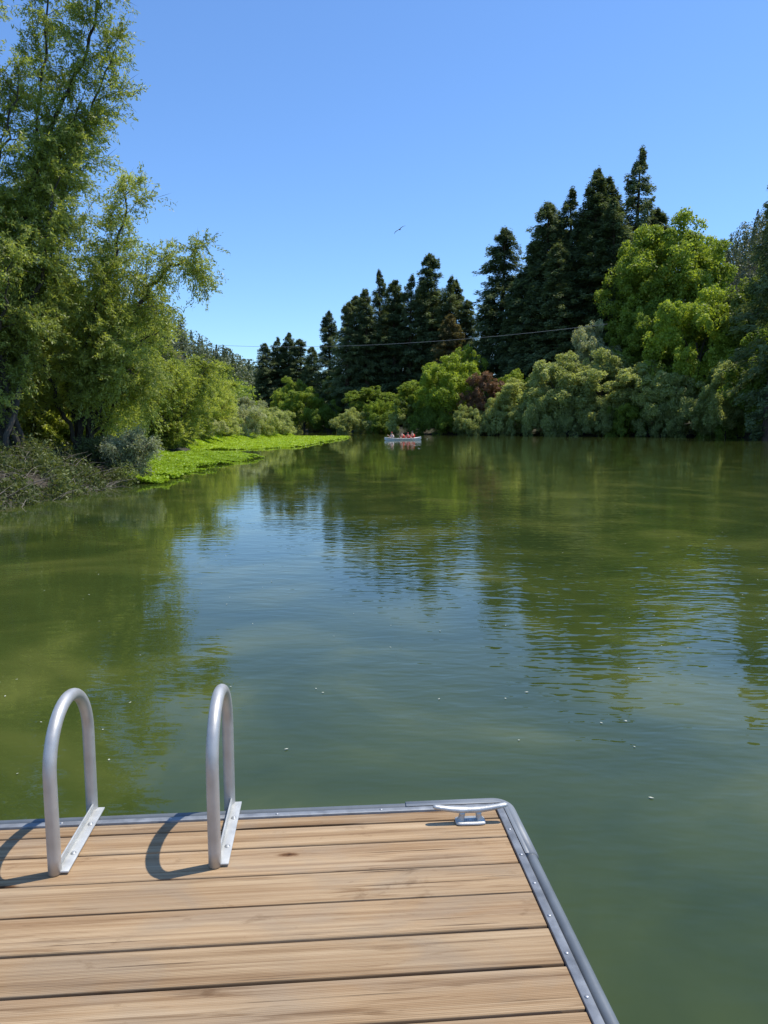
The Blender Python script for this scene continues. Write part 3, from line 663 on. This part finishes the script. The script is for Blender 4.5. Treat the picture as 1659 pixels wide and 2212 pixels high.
def person(u,face,vest,side,lean,hscale,cap):
    f=face; v=[(0,0,.12),(.02*f,0,.32),(.05*f+lean*f,0,.52),(.06*f+lean*f,0,.6),(.08*f+lean*f,0,.72),(.08*f+lean*f,0,.8)]
    e=[(0,1),(1,2),(2,3),(3,4),(4,5)]; rd=[(.15,.12),(.14,.11),(.16,.1),.055,.095,.06]
    hx=.38*f
    for sg in (-1,1):
        b=len(v); v+=[(.05*f+lean*f,sg*.2,.53),(.16*f+lean*f,sg*.26,.33),(hx+.02*f,sg*.12+side*.22,.38+sg*side*.12),(hx+.09*f,sg*.12+side*.24,.38+sg*side*.12)]
        e+=[(2,b),(b,b+1),(b+1,b+2),(b+2,b+3)]; rd+=[.06,.045,.033,.035]
        b=len(v); v+=[(.08*f,sg*.1,.1),(.42*f,sg*.14,.2),(.5*f,sg*.12,.0),(.6*f,sg*.12,.0)]
        e+=[(0,b),(b,b+1),(b+1,b+2),(b+2,b+3)]; rd+=[.085,.065,.045,.035]
    o=skinned('person',v,e,rd,M_skin,1,0)
    o.matrix_world=CM@Matrix.Translation((u,0,.02))@Matrix.Scale(hscale,4)
    o['label']='seated paddler in a red life vest' if vest else 'seated paddler in a pale shirt and red cap'; o['category']='person'; o['group']='people paddling the canoe'
    if vest and cap: o['label']='seated paddler in a red life vest and red cap'
    vs=skinned('life_vest' if vest else 'shirt',[(0,0,.12),(.03*f+lean*f*.5,0,.34),(.05*f+lean*f,0,.57)],[(0,1),(1,2)],[(.26,.22),(.27,.22),(.25,.2)],M_redv if vest else M_pale,1,0); vs.parent=o
    hr=skinned('cap' if cap else 'hair',[(.06*f+lean*f,0,.77),(.065*f+lean*f,0,.86)],[(0,1)],[.13,.10],M_cap if cap else M_hair,1,0); hr.parent=o
    A=Acc(); c0=np.array([hx+.06*f,side*.30,.62]); c1=np.array([hx+.16*f,side*.62,-.08]); A.tube([c0,(c0+c1)/2,c1],[.016,.016,.014],6)
    A.add([(c1[0]-.09,c1[1],c1[2]+.02),(c1[0]+.09,c1[1],c1[2]+.02),(c1[0]+.07,c1[1]+.03*side,c1[2]-.35),(c1[0]-.07,c1[1]+.03*side,c1[2]-.35)],[(0,1,2,3)])
    pd=obj('paddle',A.mesh('paddle',M_pad)); pd.matrix_world=o.matrix_world.copy(); pd['label']='wooden canoe paddle held by a seated paddler'; pd['category']='paddle'; pd['group']='canoe paddles'
for a_ in [(-1.35,-1,False,1,.03,.95,True),(.0,-1,True,-1,.10,1.0,False),(.65,-1,True,1,-.02,.88,True),(1.3,-1,True,-1,.05,1.08,False)]: person(*a_)

# ------------------------------------------------------------------ dock  (local x along boards, y away from viewer, z=0 deck top)
DZ=.38
dock=bpy.data.objects.new('dock',None); link(dock); dock.location=(0,0,DZ); dock.rotation_euler=(0,0,math.radians(4.7))
dock['label']='weathered wooden floating dock with grey metal edging and swim ladder'; dock['category']='dock'
XR=.592; XL=-4.2
def bev_obj(name,acc,mat,w_=.003,seg=2,parent=dock,smooth=False):
    o=obj(name,acc.mesh(name,mat,smooth),parent=parent)
    b=o.modifiers.new('bevel','BEVEL'); b.width=w_; b.segments=seg; b.limit_method='ANGLE'; b.angle_limit=math.radians(40)
    return o
gaps=[2.417,2.354,2.239,2.092,1.949,1.799,1.657,1.5135]
while gaps[-1]>-3: gaps.append(gaps[-1]-.1445)
A=Acc()
rr=R_(3)
for k in range(len(gaps)-1):
    g=.0032+.002*rr.uniform(); dz=rr.uniform(-.0018,.0018)
    A.box((XL,gaps[k+1]+g,-.036+dz),(XR-rr.uniform(0,.004),gaps[k]-g,dz))
bev_obj('decking',A,M_wood,.003,2)
A=Acc(); A.box((XL+.02,-3,-.30),(XR-.01,2.40,-.045)); bev_obj('float',A,M_under,.01)
A=Acc()
A.box((XR+.0015,-3,-.05),(XR+.026,2.4415,.004))
A.box((XL,2.4185,-.05),(XR+.001,2.4425,.004))
bev_obj('edge_trim',A,M_trim,.0015,2)
A=Acc(); A.box((XR+.027,-3,-.18),(XR+.031,2.446,-.006)); A.box((XL,2.4435,-.18),(XR+.026,2.4475,-.006)); bev_obj('fascia',A,M_trim,.001,1)
def bumper(path,rad,nm,mat):
    A=Acc(); A.tube(path,rad,14,ref=(0,0,1),cap=True); return obj(nm,A.mesh(nm,mat,True),parent=dock)
rad=.017
rc=.05
def lpath(off,r0,y_end=-3,x_end=XL):
    cx=XR+.031+rad+off-r0; cy=2.4475+rad+off-r0
    pts=[(XR+.031+rad+off,y_end)]+[(cx+r0*math.cos(t),cy+r0*math.sin(t)) for t in np.linspace(0,math.pi/2,12)]+[(x_end,2.4475+rad+off)]
    return pts
bumper([(x,y,-.014) for x,y in lpath(0,rc)],rad,'bumper',M_bump)
bumper([(x,y,-.043) for x,y in lpath(.006,rc)],rad*1.0,'bumper',M_bump)
pts=lpath(.001,rc+.004,2.13,.28)
M_corner=simple('grey_corner_vinyl',(.2,.215,.225),.45,0,60,.0004,.1,9)
A=Acc(); A.tube([(x,y,-.013) for x,y in pts],.0215,16,ref=(0,0,1),cap=True)
obj('corner_bumper',A.mesh('corner_bumper',M_corner,True),parent=dock)
A=Acc(); A.box((.28,2.4435,.0045),(XR+.03,2.4475+.012,.0065)); A.box((XR+.0275,2.13,.0045),(XR+.031+.012,2.4430,.0065))
bev_obj('corner_plate',A,M_corner,.001,1)
def screw(x,y,z=.004,r0=.0055):
    A=Acc(); A.tube([(x,y,z-.002),(x,y,z+.0015),(x,y,z+.0028)],[r0,r0,r0*.55],10,ref=(1,0,0),cap=True)
    return A.mesh('screw',M_steel)
ms=screw(0,0,0)
for k in range(17): obj('screw',ms,parent=dock,loc=(XR+.013,2.27-k*.145,.004))
for k in range(7): obj('screw',ms,parent=dock,loc=(.19-k*.36,2.431,.004))

# cleat
cl=bpy.data.objects.new('cleat',None); link(cl); cl.parent=dock; cl.location=(.485,2.335,.0015); cl.rotation_euler=(0,0,math.radians(-1)); cl.scale=(1.06,1.25,1.0)
A=Acc(); hp=[(-.120,0,.056),(-.112,0,.055),(-.095,0,.0515),(-.065,0,.046),(-.03,0,.042),(0,0,.041),(.03,0,.042),(.065,0,.046),(.095,0,.0515),(.112,0,.055),(.120,0,.056)]
A.tube(hp,[.004,.0075,.0085,.0095,.0105,.010,.0105,.0095,.0085,.0075,.004],14,ref=(0,1,0),cap=True)
obj('cleat_horn',A.mesh('cleat_horn',M_cast,True),parent=cl)
def rrect(ax,ay,z,p=.35,m_=24,cx=0):
    return [(cx+ax*math.copysign(abs(math.cos(6.2832*j/m_))**p,math.cos(6.2832*j/m_)),ay*math.copysign(abs(math.sin(6.2832*j/m_))**p,math.sin(6.2832*j/m_)),z) for j in range(m_)]
def loft(A,rings):
    m_=len(rings[0]); V=[v for r0 in rings for v in r0]; F=[(i*m_+j,i*m_+(j+1)%m_,(i+1)*m_+(j+1)%m_,(i+1)*m_+j) for i in range(len(rings)-1) for j in range(m_)]
    nv=len(V); V.append((sum(v[0] for v in rings[-1])/m_,0,rings[-1][0][2]))
    for j in range(0,m_,2): F.append((nv,(len(rings)-1)*m_+j,(len(rings)-1)*m_+j+1,(len(rings)-1)*m_+(j+2)%m_))
    A.add(V,F)
A=Acc(); loft(A,[rrect(.048,.020,0),rrect(.048,.020,.004),rrect(.045,.017,.007)])
for sx in (-1,1): loft(A,[rrect(.014,.013,.005,.7,cx=sx*.032),rrect(.010,.010,.012,.7,cx=sx*.029),rrect(.009,.009,.028,.8,cx=sx*.026),rrect(.012,.009,.040,.8,cx=sx*.027)])
obj('cleat_base',A.mesh('cleat_base',M_cast,False),parent=cl)
for dx in (-.010,.010):
    obj('bolt',screw(0,0,0,.0045),parent=cl,loc=(dx,-.004,.007))

# swim ladder
lad=bpy.data.objects.new('ladder',None); link(lad); lad.parent=dock
TR=.0195; y0=2.150; y1=2.512; ym=(y0+y1)/2; rh=(y1-y0)/2; ztop=.498-TR
for x in (-.814,-.341):
    P=[(0,y0,.002)]+[(0,y0,z) for z in np.linspace(.05,ztop-rh,5)]
    P+=[(0,ym-rh*math.cos(t),ztop-rh+rh*math.sin(t)) for t in np.linspace(0,math.pi,24)[1:-1]]
    P+=[(0,y1,z) for z in np.linspace(ztop-rh,-.95,9)]
    A=Acc(); A.tube(P,TR,24,ref=(1,0,0),cap=True); hr=obj('handrail',A.mesh('handrail',M_alu,True),parent=lad,loc=(x,0,0))
    A=Acc(); A.box((x+TR*.4,y0-.008,.0045),(x+TR*.4+.034,y1+.004,.0105)); A.box((x+TR*.3,y0-.008,.0107),(x+TR*.3+.005,y1+.004,.034))
    bev_obj('mounting_bracket',A,M_plate,.0012,2,parent=lad)
    for yy in (2.235,2.405):
        A=Acc(); A.tube([(0,0,0),(0,0,.0015),(0,0,.0016),(0,0,.005),(0,0,.006)],[.009,.009,.0058,.0058,.0035],12,ref=(1,0,0),cap=True)
        obj('bolt',A.mesh('bolt',M_cast),parent=lad,loc=(x+TR*.4+.019,yy,.0105))
for z in (-.25,-.5,-.75):
    A=Acc(); A.box((-.814,y1-.025,z-.012),(-.341,y1+.05,z+.012)); bev_obj('rung',A,M_alu,.004,2,parent=lad)

# floating flecks on the water
r=R_(21); n=300; X=r.uniform(-6,7,n); Y=3+r.uniform(0,1,n)**1.4*22
k=(sdist(X,Y)<-.4); X=X[k];Y=Y[k]; n=len(X)
V,F=leaves(np.stack([X,Y,np.full(n,.006)],1),nrm(r.normal(size=(n,3))*.1+np.array([0,0,1])),nrm(r.normal(size=(n,3))*np.array([1,1,.05])),.018*r.uniform(.4,1.5,n),.010*r.uniform(.6,1.4,n))
obj('floating_petals',build('floating_petals',V,F,simple('pale_petal',(.45,.46,.35),.6)),kind='stuff')
